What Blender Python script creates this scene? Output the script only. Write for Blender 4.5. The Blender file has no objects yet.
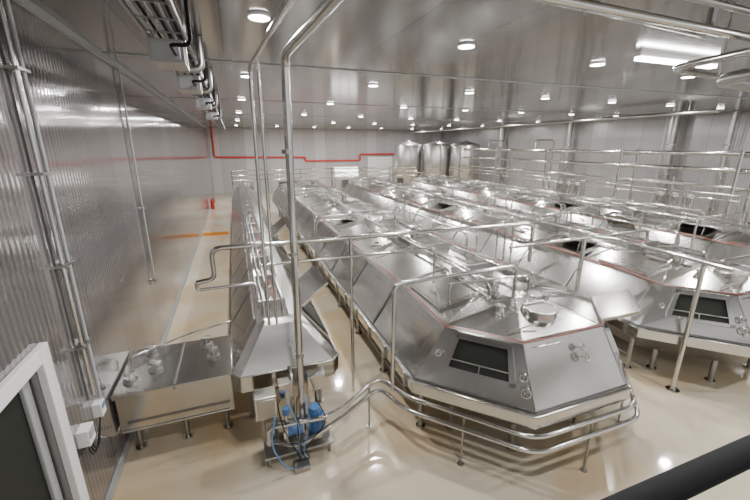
import bpy, math, random
from mathutils import Vector, Matrix
random.seed(4)
S = bpy.context.scene

# ---------------------------------------------------------------- materials
def mat(name, col, rough=0.4, metal=0.0, spec=0.5, noise=0.0, nscale=4.0, bump=0.0, bscale=30.0, rvar=0.0, emit=0.0, col2=None):
    m = bpy.data.materials.new(name); m.use_nodes = True
    nt = m.node_tree; b = nt.nodes['Principled BSDF']
    b.inputs['Base Color'].default_value = (*col, 1)
    b.inputs['Roughness'].default_value = rough
    b.inputs['Metallic'].default_value = metal
    b.inputs['Specular IOR Level'].default_value = spec
    if emit:
        b.inputs['Emission Color'].default_value = (*col, 1)
        b.inputs['Emission Strength'].default_value = emit
    tc = nt.nodes.new('ShaderNodeTexCoord')
    if noise or rvar:
        n = nt.nodes.new('ShaderNodeTexNoise'); n.inputs['Scale'].default_value = nscale
        n.inputs['Detail'].default_value = 5
        nt.links.new(tc.outputs['Object'], n.inputs['Vector'])
        if noise:
            r = nt.nodes.new('ShaderNodeMapRange')
            r.inputs['From Min'].default_value = .3; r.inputs['From Max'].default_value = .7
            r.inputs['To Min'].default_value = 1-noise; r.inputs['To Max'].default_value = 1+noise*.6
            nt.links.new(n.outputs['Fac'], r.inputs['Value'])
            mx = nt.nodes.new('ShaderNodeVectorMath'); mx.operation = 'SCALE'
            mx.inputs[0].default_value = col
            if col2:
                n3 = nt.nodes.new('ShaderNodeTexNoise'); n3.inputs['Scale'].default_value = nscale*.7; n3.inputs['Detail'].default_value=4
                n3.inputs['Distortion'].default_value=1.2
                mp = nt.nodes.new('ShaderNodeMapping'); mp.inputs['Location'].default_value=(7,3,1)
                nt.links.new(tc.outputs['Object'], mp.inputs[0]); nt.links.new(mp.outputs[0], n3.inputs['Vector'])
                r3 = nt.nodes.new('ShaderNodeMapRange'); r3.inputs['From Min'].default_value=.42; r3.inputs['From Max'].default_value=.66
                nt.links.new(n3.outputs['Fac'], r3.inputs['Value'])
                cm = nt.nodes.new('ShaderNodeMix'); cm.data_type='RGBA'
                cm.inputs[6].default_value=(*col,1); cm.inputs[7].default_value=(*col2,1)
                nt.links.new(r3.outputs[0], cm.inputs[0]); nt.links.new(cm.outputs[2], mx.inputs[0])
            nt.links.new(r.outputs['Result'], mx.inputs['Scale'])
            nt.links.new(mx.outputs['Vector'], b.inputs['Base Color'])
        if rvar:
            r2 = nt.nodes.new('ShaderNodeMapRange')
            r2.inputs['From Min'].default_value = .3; r2.inputs['From Max'].default_value = .7
            r2.inputs['To Min'].default_value = max(.03, rough-rvar); r2.inputs['To Max'].default_value = rough+rvar
            nt.links.new(n.outputs['Fac'], r2.inputs['Value'])
            nt.links.new(r2.outputs['Result'], b.inputs['Roughness'])
    return m

def panel_mat(name, col, axis, rough, metal, pitch, joint, bump, jdark=.55, spec=.5, flute=.86, nb=3.0):
    m = bpy.data.materials.new(name); m.use_nodes = True
    nt = m.node_tree; b = nt.nodes['Principled BSDF']
    b.inputs['Roughness'].default_value = rough; b.inputs['Metallic'].default_value = metal
    b.inputs['Specular IOR Level'].default_value = spec
    tc = nt.nodes.new('ShaderNodeTexCoord'); sp = nt.nodes.new('ShaderNodeSeparateXYZ')
    nt.links.new(tc.outputs['Object'], sp.inputs[0])
    def M(op, a, v=None):
        n = nt.nodes.new('ShaderNodeMath'); n.operation = op
        nt.links.new(a, n.inputs[0])
        if v is not None: n.inputs[1].default_value = v
        return n.outputs[0]
    c = sp.outputs[axis]
    fl = M('SINE', M('MULTIPLY', c, 2*math.pi/pitch))
    fr = M('FRACT', M('DIVIDE', c, joint))
    jl = M('LESS_THAN', fr, .018/joint)
    n = nt.nodes.new('ShaderNodeTexNoise'); n.inputs['Scale'].default_value = .6; n.inputs['Detail'].default_value = 2
    nt.links.new(tc.outputs['Object'], n.inputs['Vector'])
    fl2 = M('MULTIPLY', M('FLOOR', M('DIVIDE', c, joint)), 12.9898)
    rn = M('FRACT', M('MULTIPLY', M('SINE', fl2), 4375.5))
    s0 = nt.nodes.new('ShaderNodeMapRange'); s0.inputs['To Min'].default_value = .84; s0.inputs['To Max'].default_value = 1.12
    nt.links.new(rn, s0.inputs['Value'])
    s1 = nt.nodes.new('ShaderNodeMapRange'); s1.inputs['To Min'].default_value = 1; s1.inputs['To Max'].default_value = jdark
    nt.links.new(jl, s1.inputs['Value'])
    s2 = nt.nodes.new('ShaderNodeMapRange'); s2.inputs['From Min'].default_value = -1
    s2.inputs['To Min'].default_value = flute; s2.inputs['To Max'].default_value = 1.06
    nt.links.new(fl, s2.inputs['Value'])
    m1 = nt.nodes.new('ShaderNodeMath'); m1.operation = 'MULTIPLY'
    nt.links.new(s0.outputs[0], m1.inputs[0]); nt.links.new(s1.outputs[0], m1.inputs[1])
    m2 = nt.nodes.new('ShaderNodeMath'); m2.operation = 'MULTIPLY'
    nt.links.new(m1.outputs[0], m2.inputs[0]); nt.links.new(s2.outputs[0], m2.inputs[1])
    sc = nt.nodes.new('ShaderNodeVectorMath'); sc.operation = 'SCALE'; sc.inputs[0].default_value = col
    nt.links.new(m2.outputs[0], sc.inputs['Scale']); nt.links.new(sc.outputs['Vector'], b.inputs['Base Color'])
    bp = nt.nodes.new('ShaderNodeBump'); bp.inputs['Strength'].default_value = bump; bp.inputs['Distance'].default_value = .01
    add = nt.nodes.new('ShaderNodeMath'); add.operation = 'ADD'
    nt.links.new(fl, add.inputs[0]); nt.links.new(M('MULTIPLY', n.outputs['Fac'], nb), add.inputs[1])
    nt.links.new(add.outputs[0], bp.inputs['Height']); nt.links.new(bp.outputs['Normal'], b.inputs['Normal'])
    return m

STEEL = mat('stainless_sheet', (.60,.59,.565), .18, 1.0, noise=.10, nscale=1.3)
STEEL2 = mat('stainless_dull', (.40,.39,.38), .34, 1.0, noise=.08, nscale=2.0)
SEAM = mat('seam_gasket', (.08,.08,.08), .5, .3)
PIPE = mat('polished_pipe', (.60,.59,.57), .16, 1.0)
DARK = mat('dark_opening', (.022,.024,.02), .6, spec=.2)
BLACK = mat('black_rubber', (.015,.015,.017), .8, spec=.15)
BLUE = mat('blue_enamel', (.07,.17,.38), .35, noise=.1)
BLUEH = mat('blue_hose', (.12,.28,.50), .4)
WHITE = mat('white_paint', (.8,.8,.8), .4)
RED = mat('red_paint', (.6,.02,.02), .4)
REDC = mat('red_cable', (.45,.13,.11), .5)
ORANGE = mat('orange_paint', (.85,.33,.04), .5)
GREYP = mat('grey_plastic', (.36,.37,.38), .45)
FLOOR = mat('epoxy_floor', (.66,.585,.455), .08, 0.0, .8, noise=.12, nscale=.5, rvar=.06, col2=(.62,.465,.28))
WALL_L = panel_mat('fluted_wall_panel', (.35,.335,.335), 1, .10, .72, .09, 1.1, .045, flute=.72, nb=1.0)
WALL_B = panel_mat('rear_wall_panel', (.46,.445,.455), 0, .45, .1, .12, 1.1, .1)
WALL_R = panel_mat('side_wall_panel', (.38,.37,.375), 1, .30, .3, .12, 1.1, .08)
CEIL = panel_mat('ceiling_panel', (.25,.245,.24), 0, .13, .6, 1.15, 1.15, .02, jdark=.35, flute=.97, nb=1.0)
LAMP = mat('lamp_glow', (1,.99,.97), .5, emit=40)
GLOW = mat('window_glow', (1,.99,.97), .5, emit=4)

# ---------------------------------------------------------------- builder
class B:
    def __init__(s): s.v=[]; s.f=[]; s.m=[]; s.sm=[]; s.mats=[]
    def mi(s, m):
        if m not in s.mats: s.mats.append(m)
        return s.mats.index(m)
    def add(s, vs, fs, m, smooth=False):
        o=len(s.v); s.v += [tuple(v) for v in vs]; k=s.mi(m)
        for f in fs: s.f.append([i+o for i in f]); s.m.append(k); s.sm.append(smooth)
    def box(s, x0,x1,y0,y1,z0,z1, m):
        vs=[(x,y,z) for z in (z0,z1) for y in (y0,y1) for x in (x0,x1)]
        s.add(vs, [(0,2,3,1),(4,5,7,6),(0,1,5,4),(2,6,7,3),(0,4,6,2),(1,3,7,5)], m)
    def tube(s, pts, r, m, bend=0.0, n=10, cap=True):
        P=[Vector(p) for p in pts]
        if bend and len(P)>2:
            Q=[P[0]]
            for i in range(1,len(P)-1):
                a=P[i-1]-P[i]; c=P[i+1]-P[i]
                d=min(bend, a.length*.45, c.length*.45)
                A=P[i]+a.normalized()*d; C=P[i]+c.normalized()*d
                for k in range(6):
                    t=k/5; Q.append(A*(1-t)**2+P[i]*2*t*(1-t)+C*t*t)
            Q.append(P[-1]); P=Q
        T=[]
        for i in range(len(P)):
            d=(P[min(i+1,len(P)-1)]-P[max(i-1,0)])
            T.append(d.normalized() if d.length>1e-9 else Vector((0,0,1)))
        up=Vector((0,0,1)) if abs(T[0].z)<.9 else Vector((1,0,0))
        N=(up-T[0]*up.dot(T[0])).normalized()
        vs=[]
        for i,p in enumerate(P):
            N=(N-T[i]*N.dot(T[i])).normalized(); Bn=T[i].cross(N)
            for j in range(n):
                a=2*math.pi*j/n; vs.append(p+(N*math.cos(a)+Bn*math.sin(a))*r)
        fs=[]
        for i in range(len(P)-1):
            for j in range(n):
                fs.append((i*n+j, i*n+(j+1)%n, (i+1)*n+(j+1)%n, (i+1)*n+j))
        s.add(vs,fs,m,True)
        if cap:
            s.add(vs[:n],[tuple(range(n))[::-1]],m); s.add(vs[-n:],[tuple(range(n))],m)
    def cyl(s, c, r, h, m, n=20, axis=2, r2=None):
        c=Vector(c); d=[Vector((1,0,0)),Vector((0,1,0)),Vector((0,0,1))][axis]
        r2=r if r2 is None else r2
        a=[Vector((0,1,0)),Vector((0,0,1)),Vector((1,0,0))][axis]; b2=d.cross(a)
        vs=[]
        for q,rr in ((0,r),(h,r2)):
            for j in range(n):
                t=2*math.pi*j/n; vs.append(c+d*q+(a*math.cos(t)+b2*math.sin(t))*rr)
        s.add(vs,[(j,(j+1)%n,n+(j+1)%n,n+j) for j in range(n)],m,True)
        s.add(vs,[tuple(range(n))[::-1],tuple(range(n,2*n))],m)
    def lathe(s, c, prof, m, n=28):
        vs=[]
        for r,z in prof:
            for j in range(n):
                t=2*math.pi*j/n; vs.append((c[0]+r*math.cos(t),c[1]+r*math.sin(t),c[2]+z))
        k=len(prof)
        s.add(vs,[(i*n+j,i*n+(j+1)%n,(i+1)*n+(j+1)%n,(i+1)*n+j) for i in range(k-1) for j in range(n)],m,True)
    def ring(s, c, R, r, m, axis=Vector((0,0,1)), n=24):
        axis=Vector(axis).normalized(); u=axis.orthogonal().normalized(); w=axis.cross(u)
        pts=[Vector(c)+(u*math.cos(2*math.pi*i/n)+w*math.sin(2*math.pi*i/n))*R for i in range(n+1)]
        s.tube(pts,r,m,n=6,cap=False)
    def plate(s, q, u0,u1,v0,v1, t, m, off=0.0):
        q=[Vector(p) for p in q]
        def L(u,v): return (q[0]*(1-u)+q[1]*u)*(1-v)+(q[3]*(1-u)+q[2]*u)*v
        nn=(L(1,0)-L(0,0)).cross(L(.5,1)-L(.5,0)).normalized()
        c=[L(u0,v0),L(u1,v0),L(u1,v1),L(u0,v1)]
        vs=[p+nn*(off-.02) for p in c]+[p+nn*(off+t) for p in c]
        s.add(vs,[(3,2,1,0),(4,5,6,7),(0,1,5,4),(1,2,6,5),(2,3,7,6),(3,0,4,7)],m)
        return L,nn
    def done(s, name, bevel=0.0):
        me=bpy.data.meshes.new(name); me.from_pydata(s.v,[],s.f)
        for m in s.mats: me.materials.append(m)
        me.polygons.foreach_set('material_index', s.m); me.polygons.foreach_set('use_smooth', s.sm)
        me.update()
        ob=bpy.data.objects.new(name, me); S.collection.objects.link(ob)
        if bevel:
            md=ob.modifiers.new('bevel','BEVEL'); md.width=bevel; md.segments=2; md.limit_method='ANGLE'; md.angle_limit=math.radians(50)
        return ob

# ---------------------------------------------------------------- room
XL,XR,YB,ZC = -1.95,22.0,38.0,6.0
b=B(); b.box(XL-.2,XR+.2,-3,YB+.2,-.15,0,FLOOR); b.done('floor')
b=B(); b.box(XL-.2,XR+.2,-3,YB+.2,ZC,ZC+.15,CEIL); b.done('ceiling')
b=B()
b.box(XL-.2,XL,4.0,YB,0,ZC,WALL_L); b.box(XL-.2,XL,2.0,4.0,2.5,ZC,WALL_L); b.box(XL-.2,XL,-3,2.0,0,ZC,WALL_L)
b.done('wall_left')
b=B(); b.box(XL-.2,XR+.2,YB,YB+.2,0,ZC,WALL_B); b.done('wall_back')
b=B(); b.box(XR,XR+.2,-3,YB,0,ZC,WALL_R); b.done('wall_right')
b=B()
b.box(XL,XL+.07,4.0,4.17,0,2.65,WHITE); b.box(XL,XL+.07,1.83,4.0,2.5,2.65,WHITE); b.box(XL,XL+.07,1.83,2.0,0,2.5,WHITE)
b.box(XL-.15,XL-.10,2.01,3.99,0,2.49,DARK)
b.box(XL-.10,XL-.06,3.86,3.98,0.1,2.42,GREYP); b.box(XL-.10,XL-.06,2.02,3.98,2.36,2.48,GREYP)
b.done('door_1', .01)
b=B(); b.box(XL,XL+.03,4.17,YB,0,.14,GREYP); b.done('baseboard_left')
b=B(); b.box(XL+.03,XR,YB-.03,YB,0,.14,GREYP); b.done('baseboard_back')
b=B(); b.box(XL,XL+.06,-3,YB,ZC-.08,ZC,GREYP); b.done('trim_1')
b=B(); b.box(XL+.06,XR,YB-.06,YB,ZC-.1,ZC,GREYP); b.done('trim_2')
b=B(); b.box(13.3,16.1,YB-.12,YB-.03,0.0,3.3,WHITE)
for i in range(10): b.box(13.4,16.0,YB-.14,YB-.12,.15+i*.32,.17+i*.32,GREYP)
b.done('roll_shutter')
b=B()
b.box(9.6,12.2,YB-.06,YB,1.4,2.3,GLOW)
for x in (9.55,10.4,11.3,12.17): b.box(x,x+.08,YB-.09,YB-.0,1.35,2.35,WHITE)
b.box(9.55,12.25,YB-.09,YB,2.3,2.38,WHITE); b.box(9.55,12.25,YB-.09,YB,1.32,1.4,WHITE)
b.done('window_1')
b=B()
for y in (1.6,8.0,14.4,20.8,27.2,33.6): b.box(XL,XR,y,y+.06,ZC-.015,ZC,GREYP)
b.done('trim_3')

# ---------------------------------------------------------------- vats
def octo(ox,oy,xl,xr,yf,yb,cx,cy,z):
    return [Vector((ox+xl,oy+yf+cy,z)),Vector((ox+xl+cx,oy+yf,z)),Vector((ox+xr-cx,oy+yf,z)),Vector((ox+xr,oy+yf+cy,z)),
            Vector((ox+xr,yb-cy,z)),Vector((ox+xr-cx,yb,z)),Vector((ox+xl+cx,yb,z)),Vector((ox+xl,yb-cy,z))]
def loft(b,loops,mats_):
    n=8
    for k in range(len(loops)-1):
        vs=loops[k]+loops[k+1]
        b.add(vs,[(j,(j+1)%n,n+(j+1)%n,n+j) for j in range(n)],mats_[k])
    b.add(loops[0],[tuple(range(n))[::-1]],mats_[0]); b.add(loops[-1],[tuple(range(n))],mats_[-1])

def handwheel(b,p,nn,r=.07):
    p=Vector(p); nn=Vector(nn).normalized()
    b.tube([p,p+nn*.10],.014,PIPE,n=6); b.ring(p+nn*.10,r,.012,PIPE,nn,14)
    u=nn.orthogonal().normalized()
    b.tube([p+nn*.1-u*r,p+nn*.1+u*r],.009,PIPE,n=5)

def hatch(b, q, u0,u1,v0,v1, lid=True):
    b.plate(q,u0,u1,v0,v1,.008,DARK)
    du=(u1-u0)*.045; dv=(v1-v0)*.06
    for a in ((u0-du,u0+du,v0-dv,v1+dv),(u1-du,u1+du,v0-dv,v1+dv),(u0-du,u1+du,v0-dv,v0+dv),(u0-du,u1+du,v1-dv,v1+dv)):
        L,nn=b.plate(q,*a,.075,PIPE)
    b.tube([L(u0+.02,v0+.16)+nn*.02,L(u1-.02,v0+.16)+nn*.02],.012,STEEL2,n=6)
    b.tube([L((u0+u1)/2,v0)+nn*.02,L((u0+u1)/2,v0+.16)+nn*.02],.010,STEEL2,n=6)
    if lid:
        a,c=L(u0,v1)+nn*.07,L(u1,v1)+nn*.07
        o=nn*.36+Vector((0,0,.20))
        b.plate([a+o,c+o,c,a],0,1,0,1,.02,STEEL)
        b.tube([a,c],.016,PIPE,n=6)
        for u in (u0+.03,u1-.03): b.tube([L(u,(v0+v1)/2)+nn*.05,L(u,v1)+nn*.07+o*.7],.009,PIPE,n=5)

def big_vat(ox, oy=3.05, yb=27.0, openings=(), roof_lids=(), lidded=False):
    b=B(); W=4.1
    L=[octo(ox,oy,.45,W-.45,.45,yb-.4,1.0,1.05,.48),
       octo(ox,oy,.12,W-.12,.12,yb-.1,1.13,1.2,.86),
       octo(ox,oy,.0,W,.0,yb,1.18,1.25,.90),
       octo(ox,oy,.0,W,.0,yb,1.18,1.25,1.08),
       octo(ox,oy,.05,W-.05,.05,yb-.05,1.16,1.24,1.10),
       octo(ox,oy,.55,W-.55,.50,yb-.5,.75,.82,1.86),
       octo(ox,oy,.60,W-.60,.55,yb-.5,.73,.80,1.89),
       octo(ox,oy,1.65,W-1.65,1.4,yb-1.2,.25,.5,2.10)]
    loft(b,L,[STEEL2,STEEL2,STEEL,STEEL,STEEL,STEEL,STEEL])
    R,H,K=L[4],L[5],L[7]
    for i in range(8):
        b.tube([L[3][i],L[3][(i+1)%8]],.018,PIPE,n=6)
        b.tube([L[4][i]+Vector((0,0,.02)),L[4][(i+1)%8]+Vector((0,0,.02))],.012,SEAM,n=5)
    fl=[R[0],R[1],H[1],H[0]]
    hatch(b,fl,.22,.84,.34,.90,lid=lidded)
    Lf,nn=b.plate(fl,.93,.96,.15,.3,.015,STEEL)
    handwheel(b,Lf(.95,.28),nn,.06); handwheel(b,Lf(.95,.50),nn,.05); handwheel(b,Lf(.10,.55),nn,.04)
    b.tube([Lf(.2,.98)+nn*.05,Lf(.87,.98)+nn*.05],.014,PIPE,n=6)
    ff=[R[1],R[2],H[2],H[1]]
    Lf,nn=b.plate(ff,.01,.99,.0,.03,.012,STEEL2)
    handwheel(b,Lf(.60,.62),nn,.06); handwheel(b,Lf(.60,.78),nn,.045)
    b.tube([Lf(.12,.92)+nn*.05,Lf(.4,.92)+nn*.05],.010,PIPE,n=6)
    for u in (0,1): b.tube([Lf(u,0),Lf(u,1)],.012,STEEL,n=6)
    fr=[R[2],R[3],H[3],H[2]]
    hatch(b,fr,.16,.80,.42,.86,lid=False)
    a,c=H[2],H[3]; e=(c-a).normalized(); out=Vector((e.y,-e.x,0)); up=Vector((0,0,.05))
    q=[a+e*.12+up+out*.5+up*4.4,c-e*.08+out*.5+up*5.4,c-e*.08+up,a+e*.12+up]
    b.plate(q,0,1,0,1,.03,STEEL)
    b.plate(q,.0,1,.0,.05,.05,PIPE)
    b.tube([a+e*.05+up,c-e*.03+up],.02,PIPE)
    c=Vector((ox+W/2-.02,oy+1.0,1.99))
    b.cyl(c-Vector((0,0,.06)),.25,.15,STEEL,28); b.ring(c+Vector((0,0,.09)),.25,.02,PIPE); b.cyl(c+Vector((0,0,.05)),.22,.045,STEEL2,28)
    b.tube([c+Vector((-.20,.15,.11)),c+Vector((.20,.15,.11))],.016,PIPE,n=6)
    b.tube([c+Vector((-.8,-.25,-.05)),c+Vector((-.3,-.3,.02))],.014,PIPE,n=6)
    for dx,dy in ((-.55,.25),(.45,.35),(-.35,.6)): b.cyl((c.x+dx,c.y+dy,1.97),.06,.12,PIPE,14); b.cyl((c.x+dx,c.y+dy,2.09),.08,.02,PIPE,14)
    for k2 in range(4):
        b.tube([L[6][k2]+Vector((0,0,.005)),K[k2]+Vector((0,0,.005))],.012,STEEL,n=5)
    y=oy+1.5; k=0
    while y<yb-2.0:
        y1=y+1.6
        def quad(xa,za,xb,zb,left):
            if left: return [Vector((ox+xa,y1,za)),Vector((ox+xa,y,za)),Vector((ox+xb,y,zb)),Vector((ox+xb,y1,zb))]
            return [Vector((ox+W-xa,y,za)),Vector((ox+W-xa,y1,za)),Vector((ox+W-xb,y1,zb)),Vector((ox+W-xb,y,zb))]
        for left in (True,False):
            q=quad(.05,1.10,.55,1.86,left)
            Lf,nn=b.plate(q,.012,.988,.06,.94,.014,STEEL)
            sp=Lf(-.025,.0),Lf(-.025,1)
            b.tube([sp[0]+nn*.006,sp[1]+nn*.006],.012,SEAM,n=4)
            if k%2: handwheel(b,Lf(.5,.86),nn,.045)
            q2=quad(.60,1.89,1.65,2.10,left)
            if k%3==0 or (left and k in roof_lids):
                b.plate(q2,.15,.85,.10,.80,.05,STEEL)
                if left and k in roof_lids:
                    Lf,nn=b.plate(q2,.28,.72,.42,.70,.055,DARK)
                    a,c2=Lf(.18,.76)+nn*.06,Lf(.82,.76)+nn*.06
                    o=nn*.26+(Lf(.5,0)-Lf(.5,1)).normalized()*.62
                    b.plate([a+o,c2+o,c2,a],0,1,0,1,.02,STEEL); b.tube([a,c2],.016,PIPE,n=6)
                    for u in (.22,.78): b.tube([Lf(u,.2)+nn*.05,Lf(u,.3)+nn*.26],.009,PIPE,n=5)
                else:
                    Lf,nn=b.plate(q2,.18,.82,.14,.76,.06,STEEL)
                    b.tube([Lf(.4,.3)+nn*.10,Lf(.6,.3)+nn*.10],.012,PIPE,n=6)
                for u in (.2,.8): b.tube([Lf(u,.80)+nn*.03,Lf(u,.9)+nn*.06],.02,PIPE,n=6)
            else:
                b.plate(q2,.012,.988,.05,.95,.012,STEEL)
                if k%3==1 and not left: b.plate(q2,.35,.65,.2,.55,.03,STEEL2)
                if k%3==2 and left:
                    Lf,nn=b.plate(q2,.3,.7,.3,.6,.035,STEEL); b.ring(Lf(.5,.45)+nn*.05,.12,.015,PIPE,nn,16)
            Lf,nn=b.plate(q2,-.03,-.015,0,1,.022,STEEL2)
            if (k in openings) and left:
                hatch(b,q,.2,.8,.35,.85)
        if k%4==2:
            b.box(ox+W/2-.3,ox+W/2+.3,y+.2,y+1.0,2.1,2.28,STEEL)
            b.cyl((ox+W/2,y+.6,2.28),.10,.16,PIPE,14); b.cyl((ox+W/2,y+.6,2.44),.13,.03,PIPE,14)
        elif k%4==0:
            b.cyl((ox+W/2-.15,y+.5,2.1),.12,.1,STEEL,16); b.cyl((ox+W/2-.15,y+.5,2.2),.14,.03,PIPE,16)
        b.box(ox+W/2-.5,ox+W/2+.5,y+1.3,y+1.34,2.06,2.22,STEEL2)
        for sx in (0,W):
            for yy in (y,y+.84):
                b.box(ox+sx-.03,ox+sx+.03,yy-.025,yy+.025,.86,1.10,STEEL2)
            xx=ox+(.30 if sx==0 else W-.30)
            b.tube([(xx,y,.03),(xx,y,.82)],.045,STEEL2,n=8); b.cyl((xx,y,0),.08,.03,PIPE,12)
            b.tube([(xx,y,.3),(xx,y1,.3)],.02,STEEL2,n=6)
        y=y1+.08; k+=1
    for x,yy in ((ox+1.4,oy+.6),(ox+2.7,oy+.6),(ox+.75,oy+1.3),(ox+3.35,oy+1.3)):
        b.tube([(x,yy,.03),(x,yy,.55)],.05,STEEL2,n=8); b.cyl((x,yy,0),.09,.03,PIPE,12)
    for dx,z,r in ((-.42,2.24,.03),(.40,2.24,.028),(-.32,2.25,.018)):
        b.tube([(ox+W/2+dx,oy+1.7,2.0),(ox+W/2+dx,oy+1.7,z),(ox+W/2+dx,yb-1,z),(ox+W/2+dx,yb-1,2.0)],r,PIPE,bend=.1,n=8)
    o=Vector((0,0,.03))
    cab=[Vector((ox+.64,y_,1.915+.012*math.sin(y_*5))) for y_ in [yb-1.5-i*.5 for i in range(int((yb-oy-3)/.5))]]
    cab+=[H[0]+o,H[0].lerp(H[1],.5)+o*1.6,H[1]+o*1.3,H[1].lerp(H[2],.3)+o*1.6-Vector((0,.03,.02)),H[1].lerp(H[2],.6)+o*1.2,H[2]+o*1.2,H[3]+o*1.2]
    b.tube(cab,.007,REDC,n=5)
    b.tube([Vector((ox+W-1.0+.03*math.sin(i*1.3),oy+1.7+i*.45,2.0+.02*math.sin(i*2.1))) for i in range(48)],.007,REDC,n=5)
    return b.done('cheese_vat')
big_vat(2.2,roof_lids=(4,)); big_vat(7.05,roof_lids=(1,5)); big_vat(11.9,openings=(2,),roof_lids=(1,4))

def narrow_vat():
    b=B(); ox,oy,yb,W=-.33,5.15,27.0,1.65
    L=[octo(ox,oy,.2,W-.2,.2,yb-.1,.15,.2,.72),
       octo(ox,oy,0,W,0,yb,.12,.15,.92),
       octo(ox,oy,0,W,0,yb,.12,.15,1.18),
       octo(ox,oy,.42,W-.50,.25,yb-.3,.1,.15,1.84),
       octo(ox,oy,.50,W-.72,.33,yb-.4,.06,.1,1.90)]
    loft(b,L,[STEEL2,STEEL,STEEL,STEEL])
    for i in range(8): b.tube([L[2][i],L[2][(i+1)%8]],.014,PIPE,n=6)
    y=oy+.6; k=0
    while y<yb-1.6:
        y1=y+1.25
        q=[Vector((ox+W,y,1.18)),Vector((ox+W,y1,1.18)),Vector((ox+W-.50,y1,1.84)),Vector((ox+W-.50,y,1.84))]
        b.plate(q,.02,.98,.06,.94,.014,STEEL)
        if k in (0,4):
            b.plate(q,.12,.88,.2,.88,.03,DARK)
            a,c=Vector((ox+W-.46,y+.1,1.87)),Vector((ox+W-.46,y1-.1,1.87)); o=Vector((.45,0,.36))
            b.plate([a,a+o,c+o,c],0,1,0,1,.025,STEEL)
            b.tube([a,c],.016,PIPE,n=6)
        q=[Vector((ox,y1,1.18)),Vector((ox,y,1.18)),Vector((ox+.42,y,1.84)),Vector((ox+.42,y1,1.84))]
        Lf,nn=b.plate(q,.02,.98,.05,.95,.012,STEEL)
        b.tube([Lf(-.03,0),Lf(-.03,1)],.008,SEAM,n=4)
        if k%2: b.box(ox+.55,ox+.82,y+.3,y+.6,1.88,1.98,STEEL2)
        else: b.cyl((ox+.7,y+.9,1.88),.07,.12,PIPE,12)
        b.box(ox+.5,ox+.92,y+.1,y+.13,1.88,2.06,STEEL2)
        for xx in (.25,W-.25):
            b.tube([(ox+xx,y,.03),(ox+xx,y,.85)],.035,STEEL2,n=8); b.cyl((ox+xx,y,0),.07,.03,PIPE,10)
        y=y1+.06; k+=1
    for dx,z in ((.56,2.06),(.86,2.08),(.65,2.07)):
        b.tube([(ox+dx,oy+.7,1.88),(ox+dx,oy+.7,z),(ox+dx,yb-1,z),(ox+dx,yb-1,1.88)],.022,PIPE,bend=.08,n=8)
    b.tube([Vector((ox+.76,oy+.8+i*.5,1.96+.02*math.sin(i*1.7))) for i in range(40)],.012,REDC,n=5)
    q=[L[2][1],L[2][2],L[3][2],L[3][1]]
    b.plate(q,.06,.94,.08,.9,.015,STEEL)
    b.done('draining_vat')
narrow_vat()

b=B()
xr=-.36
b.box(XL+.04,xr,5.50,6.66,.42,1.05,STEEL); b.box(XL+.03,xr,5.42,6.74,1.05,1.11,STEEL)
b.box(-1.15,-1.12,5.41,6.75,1.05,1.125,STEEL2)
b.tube([(XL+.03,5.42,1.11),(xr,5.42,1.11)],.02,PIPE,n=8)
for x in (-1.75,-1.1,-.5):
    for y in (5.65,6.5):
        b.tube([(x,y,.03),(x,y,.45)],.04,STEEL2,n=8); b.cyl((x,y,0),.08,.03,PIPE,12)
for x,y in ((-1.75,5.75),(-1.45,5.95),(-1.6,6.5),(-.75,6.5),(-.62,6.05)):
    b.cyl((x,y,1.11),.10,.03,STEEL2,18); b.cyl((x,y,1.14),.06,.03,PIPE,18); handwheel(b,(x,y,1.15),(0,0,1),.07)
b.tube([(XL+.1,6.3,1.11),(XL+.1,6.3,1.22),(-1.0,6.85,1.22),(-.36,7.1,1.22)],.015,PIPE,bend=.1,n=6)
b.tube([(XL+.1,5.40,.52),(-.42,5.40,.52)],.022,PIPE,n=8)
b.done('transfer_trough')

b=B()
for d,z in ((.0,.82),(.07,.66)):
    b.tube([(1.22,4.6,z-.12),(1.9,4.95-d*.5,z),(2.13-d,4.35-d,z),(3.34-d*.4,2.98-d,z),(5.20+d*.4,2.98-d,z),(6.36+d,4.2,z),(6.36+d,4.9,z)],.036,PIPE,bend=.22,n=10)
for x,y in ((1.7,4.84),(2.7,3.66),(4.3,2.95),(5.7,3.48)):
    b.tube([(x,y,0),(x,y,.80)],.018,STEEL2,n=6); b.cyl((x,y,0),.05,.015,STEEL2,10)
b.done('base_pipe_run')

def post(b,x,y,z0,z1,r=.03):
    b.tube([(x,y,z0),(x,y,z1)],r,PIPE,n=10)
    if z0<.01: b.cyl((x,y,0),.11,.02,PIPE,16); b.cyl((x,y,.02),.05,.05,PIPE,12)

b=B()
b.tube([(.6,4.75,0),(.66,4.75,5.5),(.95,0.3,5.5)],.05,PIPE,bend=.2,n=14)
b.cyl((.6,4.75,0),.13,.025,PIPE,18)
for z in (1.6,3.1,4.4): b.cyl((.62,4.75,z),.062,.05,STEEL2,14)
b.done('column_pipe')
b=B()
b.tube([(.27,5.3,1.9),(.30,5.3,5.45),(.62,0.3,5.45)],.024,PIPE,bend=.15,n=8)
b.tube([(.38,5.3,1.9),(.40,5.3,5.6),(.8,0.3,5.6)],.020,PIPE,bend=.15,n=8)
b.done('riser_pipe')
b=B()
b.tube([(-.72,6.0,2.45),(-.45,6.0,2.48),(-.45,5.9,3.0),(5.5,5.7,3.0),(5.5,5.7,2.2)],.038,PIPE,bend=.15,n=10)
b.tube([(-.72,6.0,2.45),(-.72,6.0,2.33),(.15,6.0,2.33),(.15,6.0,1.9)],.025,PIPE,bend=.08,n=8)
b.tube([(.25,5.6,2.75),(3.2,5.55,2.75),(3.2,5.55,2.1)],.024,PIPE,bend=.1,n=8)
b.tube([(1.72,5.8,0),(1.72,5.8,3.0)],.03,PIPE,n=8)
b.done('overhead_transfer_pipe')
b=B()
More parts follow.
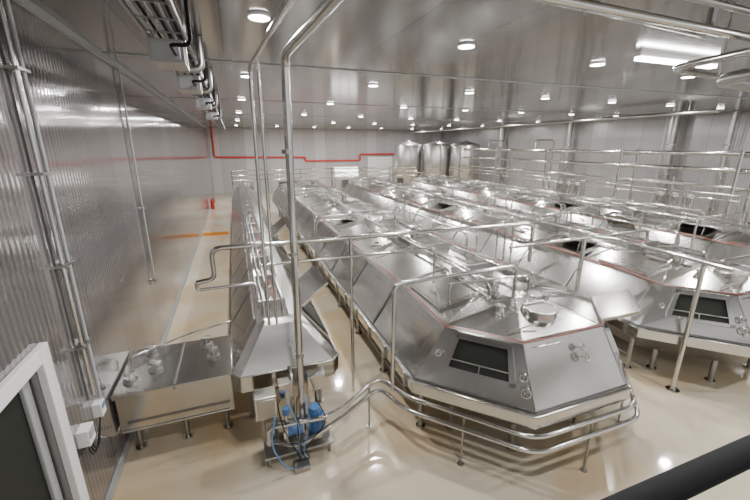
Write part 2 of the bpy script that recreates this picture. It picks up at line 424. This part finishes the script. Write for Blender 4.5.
b.tube([(1.97,4.52,.85),(1.97,4.52,2.6),(4.19,4.6,2.6),(4.19,4.6,2.1)],.033,PIPE,bend=.15,n=10)
b.tube([(4.6,4.7,2.1),(4.6,4.7,2.35),(3.1,4.85,2.35),(3.1,4.85,2.0)],.022,PIPE,bend=.1,n=8)
b.done('spray_pipe_loop')
b=B()
post(b,7.45,3.72,0,2.5,.04)
b.tube([(7.42,3.3,2.55),(7.42,5.3,2.6),(7.0,5.6,2.62)],.035,PIPE,bend=.15)
b.tube([(7.45,3.72,2.5),(9.2,3.8,2.5),(9.2,3.8,2.1)],.03,PIPE,bend=.1,n=8)
post(b,6.72,5.5,0,2.62,.045)
b.tube([(4.8,5.5,2.62),(8.8,5.6,2.62),(8.8,5.6,2.1)],.035,PIPE,bend=.15)
b.done('pipe_stanchion')
def loop(xa,xb,y,z,r=.028):
    b=B()
    b.tube([(xa,y,1.0),(xa,y,z),(xb,y+.1,z),(xb,y+.1,2.1)],r,PIPE,bend=.15,n=8)
    b.tube([(xa+.15,y+.5,1.0),(xa+.15,y+.5,z-.22),(xb-.3,y+.5,z-.22),(xb-.3,y+.5,2.1)],r*.75,PIPE,bend=.12,n=8)
    b.done('spray_pipe_loop')
for y in (10,17): loop(1.93,4.4,y,2.6)
for y in (8.0,14.5): loop(6.78,9.2,y,2.6)
for y in (6.2,13.5): loop(11.63,14.1,y,2.6)
for x,y0,y1,z in ((9.6,5.4,8.6,2.55),(10.3,9.5,13,2.6),(13.4,7.0,10.5,2.55),(5.0,7.2,11.5,2.5)):
    b=B()
    b.tube([(x,y0,2.0),(x,y0,z),(x,y1,z),(x,y1,2.0)],.03,PIPE,bend=.18,n=8)
    b.tube([(x+.5,y0+.3,1.95),(x+.5,y0+.3,z-.1),(x+.5,y1-.5,z-.1),(x+.5,y1-.5,1.95)],.022,PIPE,bend=.14,n=8)
    b.tube([(x,y0+.8,z),(x+.5,y0+.8,z-.1)],.018,PIPE,n=6)
    b.done('hairpin_pipe')
for x,z in ((6.68,2.75),(11.53,2.75),(16.3,2.8)):
    b=B()
    b.tube([(x,7.2,z),(x,26.5,z)],.032,PIPE,n=8)
    b.tube([(x+.12,7.6,z-.2),(x+.12,26.5,z-.2)],.022,PIPE,n=8)
    y=7.6
    while y<27: post(b,x+.0,y,0,z,.028); b.box(x-.06,x+.2,y-.02,y+.02,z-.26,z-.22,STEEL2); y+=6.2
    b.done('pipe_run')
b=B()
for z,yy in ((2.45,28.2),(2.1,28.3),(2.75,28.5)):
    b.tube([(-.2,yy,z),(14.2,yy,z)],.045,PIPE,n=8)
for x in [-.2+i*2.4 for i in range(7)]: post(b,x,28.4,0,2.8,.05)
for x in [.6+i*2.4 for i in range(6)]:
    b.box(x,x+.6,28.6,29.1,.9,1.9,STEEL); b.tube([(x+.25,28.8,0),(x+.25,28.8,1.0)],.05,STEEL2,n=8)
b.done('pipe_rack')
b=B()
for x,z,r in ((17.2,4.2,.08),(17.6,4.2,.05),(17.2,3.6,.06),(17.9,3.6,.05),(17.5,2.95,.05)):
    b.tube([(x,8,z),(x,26,z)],r,PIPE,n=8)
y=8.2
while y<26.5:
    post(b,17.0,y,0,4.35,.07); post(b,18.1,y,0,4.35,.07)
    for z in (4.10,3.53,2.9): b.box(17.0,18.1,y-.04,y+.04,z-.05,z,STEEL2)
    b.tube([(17.6,y+2.4,3.2),(17.6,y+2.4,1.2)],.04,PIPE,n=8)
    if int(y)%2: b.tube([(17.2,y+1.2,4.2),(17.2,y+1.2,4.8),(18.6,y+1.2,4.8),(18.6,y+1.2,1.5)],.045,PIPE,bend=.2,n=8)
    y+=4.5
b.done('pipe_rack')
for yy in (10.5,16.5):
    b=B()
    for i in range(6):
        x=18.9+(i%2)*.35; y=yy+i*.32
        b.tube([(x,y,.3),(x,y,1.9)],.05,PIPE,n=8); b.cyl((x,y,1.9),.10,.35,STEEL,14); b.cyl((x,y,2.25),.08,.12,WHITE,14)
        b.tube([(x,y,1.2),(x,y+.2,1.2),(x,y+.2,2.9)],.035,PIPE,bend=.08,n=8)
    b.box(18.6,19.6,yy-.2,yy+2.0,.25,.32,STEEL2)
    for dx in (.05,.95):
        for dy in (-.1,1.9): b.tube([(18.6+dx,yy+dy,0),(18.6+dx,yy+dy,.3)],.03,STEEL2,n=8)
    b.tube([(18.75,yy-.2,2.9),(18.75,yy+2.2,2.9)],.05,PIPE,n=8)
    b.done('valve_manifold')

SILO = mat('silo_satin_steel', (.50,.49,.48), .38, .9, noise=.05, nscale=.8)
for x,y in ((15.9,33.6),(18.1,31.9),(19.9,29.9)):
    b=B(); r=1.3
    b.lathe((x,y,0),[(0,.55),(r*.5,.6),(r,.95),(r,4.5),(r*.97,4.55),(r*.5,4.75),(.22,4.83),(.22,4.95),(0,4.95)],SILO)
    for z in (1.0,2.4,4.47): b.ring((x,y,z),r,.03,STEEL2,n=30)
    for a in range(4):
        px,py=x+.8*math.cos(a*math.pi/2+.7),y+.8*math.sin(a*math.pi/2+.7)
        b.tube([(px,py,0),(px,py,.9)],.07,STEEL2,n=8)
    b.tube([(x-.3,y-r-.06,.3),(x-.3,y-r-.06,4.7),(x-.3,y-.3,4.9)],.04,PIPE,bend=.2,n=8)
    b.done('storage_silo')

b=B()
b.tube([(-1.6,37.8,5.95),(-1.6,37.8,3.45),(6.7,37.8,3.35),(6.7,37.8,3.0),(12.4,37.8,3.0),(12.4,37.8,3.6),(16.8,37.8,3.6)],.075,RED,bend=.15,n=8)
b.done('fire_sprinkler_pipe')
b=B()
b.lathe((-1.75,29.5,0.02),[(0,0),(.13,0),(.13,.6),(.05,.72),(.05,.8),(0,.8)],RED,16); b.tube([(-1.75,29.5,.78),(-1.62,29.5,.8),(-1.58,29.5,.4)],.02,BLACK,bend=.05,n=6)
b.box(-1.82,-1.68,29.43,29.57,0,.03,BLACK)
b.done('fire_extinguisher')
b=B(); b.box(-1.86,-.6,20.5,21.1,0,.03,ORANGE); b.box(-1.86,-.6,20.44,20.5,0,.16,ORANGE); b.done('floor_safety_kerb')

b=B()
b.tube([(-1.88,4.86,1.55),(-1.88,4.86,5.98)],.028,PIPE,n=8); b.tube([(-1.88,5.0,1.4),(-1.88,5.0,5.98)],.022,GREYP,n=8)
for z in (2.2,3.2,4.2,5.2): b.box(XL,-1.84,4.8,5.06,z,z+.03,STEEL2)
b.done('wall_conduit')
b=B()
b.tube([(-1.9,9.0,1.5),(-1.9,9.0,5.98)],.018,GREYP,n=8)
for z in (1.6,3.2,4.8): b.box(XL,-1.87,8.95,9.05,z,z+.03,STEEL2)
b.done('wall_conduit')
b=B()
b.box(XL,-1.85,4.88,5.02,1.2,1.38,WHITE); b.box(-1.85,-1.84,4.9,5.0,1.3,1.36,BLUE)
b.box(XL,-1.83,4.36,4.54,1.2,1.4,WHITE); b.box(-1.83,-1.82,4.38,4.52,1.28,1.38,GREYP)
for i in range(3): b.tube([(-1.88,4.40+i*.05,1.2),(-1.86,4.42+i*.05,1.02),(-1.88,4.6+i*.05,.95),(-1.9,4.95,1.2)],.008,BLACK,bend=.08,n=5)
b.done('electrical_box', .006)

b=B()
for x in (-.8,-.4): b.box(x-.012,x+.012,1,36,5.72,5.78,STEEL2)
for i in range(70): b.box(-.8,-.4,1.2+i*.5,1.22+i*.5,5.72,5.735,STEEL2)
for i in range(6): b.tube([(-.75+i*.06,1,5.75),(-.75+i*.06+.03*math.sin(i),18,5.76),(-.75+i*.06,36,5.75)],.016,BLACK if i%2 else GREYP,n=5)
for i in range(18):
    for x in (-.8,-.4): b.tube([(x,1.5+i*2,5.76),(x,1.5+i*2,5.995)],.01,STEEL2,n=5)
b.done('cable_tray')
for y in (5.2,7.6,11.0,15.5):
    b=B()
    b.box(-.78,-.42,y,y+.55,5.42,5.66,STEEL2); b.box(-.74,-.46,y-.02,y,5.45,5.63,GREYP)
    b.tube([(-.6,y+.55,5.55),(-.6,y+1.2,5.55),(-.3,y+1.2,5.55),(-.3,y+1.2,5.99)],.05,STEEL2,bend=.12,n=8)
    b.tube([(-.5,y,5.5),(-.5,y-.5,5.5),(-.3,y-.5,5.5),(-.3,y-.5,5.99)],.02,BLACK,bend=.1,n=6)
    for x in (-.79,-.41):
        b.tube([(x,y+.27,5.45),(x,y+.27,5.995)],.008,STEEL2,n=5)
    b.done('fan_coil_unit')
b=B()
b.tube([(2.2,2.85,5.72),(5.2,3.1,5.72),(5.2,3.1,5.98)],.05,PIPE,bend=.2,n=10)
b.tube([(2.0,2.6,5.6),(9.5,2.9,5.6)],.04,PIPE,n=10)
b.tube([(2.0,2.45,5.75),(9.5,2.75,5.75)],.03,STEEL2,n=10)
b.tube([(5.6,2.2,5.3),(5.9,3.3,5.3),(7.5,3.5,5.3)],.08,STEEL2,bend=.3,n=12)
b.tube([(5.1,2.2,5.45),(5.4,3.6,5.45),(7.5,3.8,5.45)],.045,PIPE,bend=.3,n=12)
for x in (3.0,5.0,7.2): b.tube([(x,2.8,5.6),(x,2.8,6)],.012,STEEL2,n=5)
b.tube([(5.9,3.3,5.35),(5.9,3.3,6)],.012,STEEL2,n=5)
b.done('ceiling_pipe')
b=B()
for x,z,r in ((16.6,5.7,.07),(16.9,5.75,.05)):
    b.tube([(x,9,z),(x,34,z)],r,STEEL2,n=10)
for y in range(10,34,4):
    for x in (16.6,16.9): b.tube([(x,y,5.65),(x,y,5.995)],.015,STEEL2,n=5)
b.done('ceiling_pipe')
for y,r in ((11.0,.12),(13.5,.25),(20,.16),(27,.3)):
    b=B(); b.cyl((21.5,y,0),r,5.98,STEEL2,16)
    for z in (1.5,3.0,4.5): b.cyl((21.5,y,z),r+.03,.06,PIPE,16)
    b.done('vent_stack')

# ---------------------------------------------------------------- pump skid
b=B()
b.box(.02,1.02,4.52,4.98,.16,.2,STEEL2)
for x in (.08,.96):
    for y in (4.58,4.92): b.tube([(x,y,0),(x,y,.18)],.025,STEEL2,n=8)
b.box(-.05,.25,4.7,4.95,.72,1.08,STEEL); b.box(-.02,.22,4.68,4.70,.75,1.05,STEEL2)
b.box(.30,.50,4.82,5.0,.9,1.15,STEEL)
b.box(.72,.98,4.80,4.98,.95,1.2,STEEL); b.tube([(.85,4.89,.2),(.85,4.89,1.0)],.025,STEEL2,n=8)
b.tube([(.05,4.85,.2),(.05,4.85,.75)],.025,STEEL2,n=8); b.tube([(.22,4.85,.2),(.22,4.85,.75)],.025,STEEL2,n=8)
b.cyl((.78,4.66,.40),.10,.34,BLUE,20,2); b.cyl((.78,4.66,.74),.085,.05,BLUE,20,2); b.cyl((.78,4.66,.32),.13,.08,STEEL,20,2)
for i in range(10):
    a=i*math.pi/5; b.box(.78+.105*math.cos(a)-.006,.78+.105*math.cos(a)+.006,4.66+.105*math.sin(a)-.006,4.66+.105*math.sin(a)+.006,.42,.72,BLUE)
b.box(.84,.92,4.58,4.70,.55,.66,BLUE)
b.cyl((.36,4.62,.50),.07,.22,BLUE,18,0); b.cyl((.30,4.62,.50),.11,.06,STEEL,18,0); b.cyl((.36,4.62,.80),.05,.10,BLUE,14,2)
b.tube([(.36,4.62,.3),(.36,4.62,.80)],.03,PIPE,n=8)
b.tube([(.1,4.62,.35),(.1,4.62,.64),(.9,4.5,.68),(1.22,4.6,.70)],.035,PIPE,bend=.1,n=10)
b.tube([(.15,4.7,.3),(.5,4.5,.3),(.9,4.48,.50),(1.22,4.6,.54)],.035,PIPE,bend=.1,n=10)
b.tube([(.5,4.9,.2),(.5,4.9,1.2),(.5,5.12,1.2)],.03,PIPE,bend=.1,n=8)
b.tube([(.15,4.9,.2),(.15,4.9,.45),(.95,4.9,.45),(.95,4.9,.2)],.028,PIPE,bend=.1,n=8)
for k in range(5):
    x=.3+.13*k
    b.tube([(x,4.75,.95),(x-.06,4.5,1.08),(x+.1*math.sin(k*2),4.4,.7),(.45+.03*k,4.42,.3),(.52+.03*k,4.5,.05)],.009,BLUEH if k%2 else BLACK,bend=.15,n=5)
b.tube([(.2,4.5,.9),(.1,4.4,.5),(.3,4.35,.1),(.5,4.4,.03)],.012,BLUEH,bend=.2,n=6)
b.box(.40,.62,4.32,4.5,0,.07,STEEL2)
b.done('pump_skid',.004)

# ---------------------------------------------------------------- viewing platform, black rail added in place of the window sill
b=B()
b.box(XL+.02,8,-2.6,.28,2.8,2.9,GREYP)
b.tube([(XL+.02,.33,3.86),(8,.33,3.86)],.026,BLACK,n=14)
for x in (-1.6,2.6,5.2,7.8): b.tube([(x,.33,2.78),(x,.33,3.86)],.02,BLACK,n=8); b.tube([(x,.1,0),(x,.1,2.8)],.05,GREYP,n=10)
b.box(XL+.02,8,.28,.36,2.74,2.9,GREYP)
b.done('viewing_platform')

# ---------------------------------------------------------------- lights
def downlight(x,y,power):
    b=B(); b.cyl((x,y,ZC-.03),.13,.03,WHITE,24); b.cyl((x,y,ZC-.037),.118,.008,LAMP,24); ob=b.done('ceiling_downlight')
    d=bpy.data.lights.new('lamp','AREA'); d.shape='DISK'; d.size=.22; d.energy=power; d.color=(1,.985,.96)
    o=bpy.data.objects.new('lamp',d); o.location=(x,y,ZC-.05); S.collection.objects.link(o); o.parent=ob
for j,y in enumerate((5.2,9.4,14.0,19.5,25.5,32.0)):
    for i in range(7):
        downlight(.45+i*3.1, y+ (i*.28 if i<4 else .9), 120 if j<2 else 165)
for x in (2,8,14): downlight(x,1.0,120)
b=B(); x0,x1,y,z=6.45,8.5,4.85,5.9  # added glowing strip, stands in for a reflection in the viewing glass
b.box(x0,x1,y-.05,y+.05,z+.02,ZC,WHITE); b.box(x0+.03,x1-.03,y-.06,y+.06,z-.03,z+.02,LAMP); ob=b.done('glass_reflection_strip')
d=bpy.data.lights.new('tube','AREA'); d.shape='RECTANGLE'; d.size=x1-x0-.1; d.size_y=.12; d.energy=110; d.color=(1,.99,.97)  # lamp added to go with the reflection strip
o=bpy.data.objects.new('tube',d); o.location=((x0+x1)/2,y,z-.05); S.collection.objects.link(o); o.parent=ob

w=bpy.data.worlds.new('world'); S.world=w; w.use_nodes=True
w.node_tree.nodes['Background'].inputs[0].default_value=(1,1,.99,1); w.node_tree.nodes['Background'].inputs[1].default_value=1.0

cd=bpy.data.cameras.new('camera'); cd.sensor_width=36; cd.lens=36*370/750; cd.clip_start=.05; cd.clip_end=200
cam=bpy.data.objects.new('camera',cd); S.collection.objects.link(cam)
cam.location=(0,0,4.5); cam.rotation_euler=(math.radians(90-15.8),0,math.radians(-20.4))
S.camera=cam
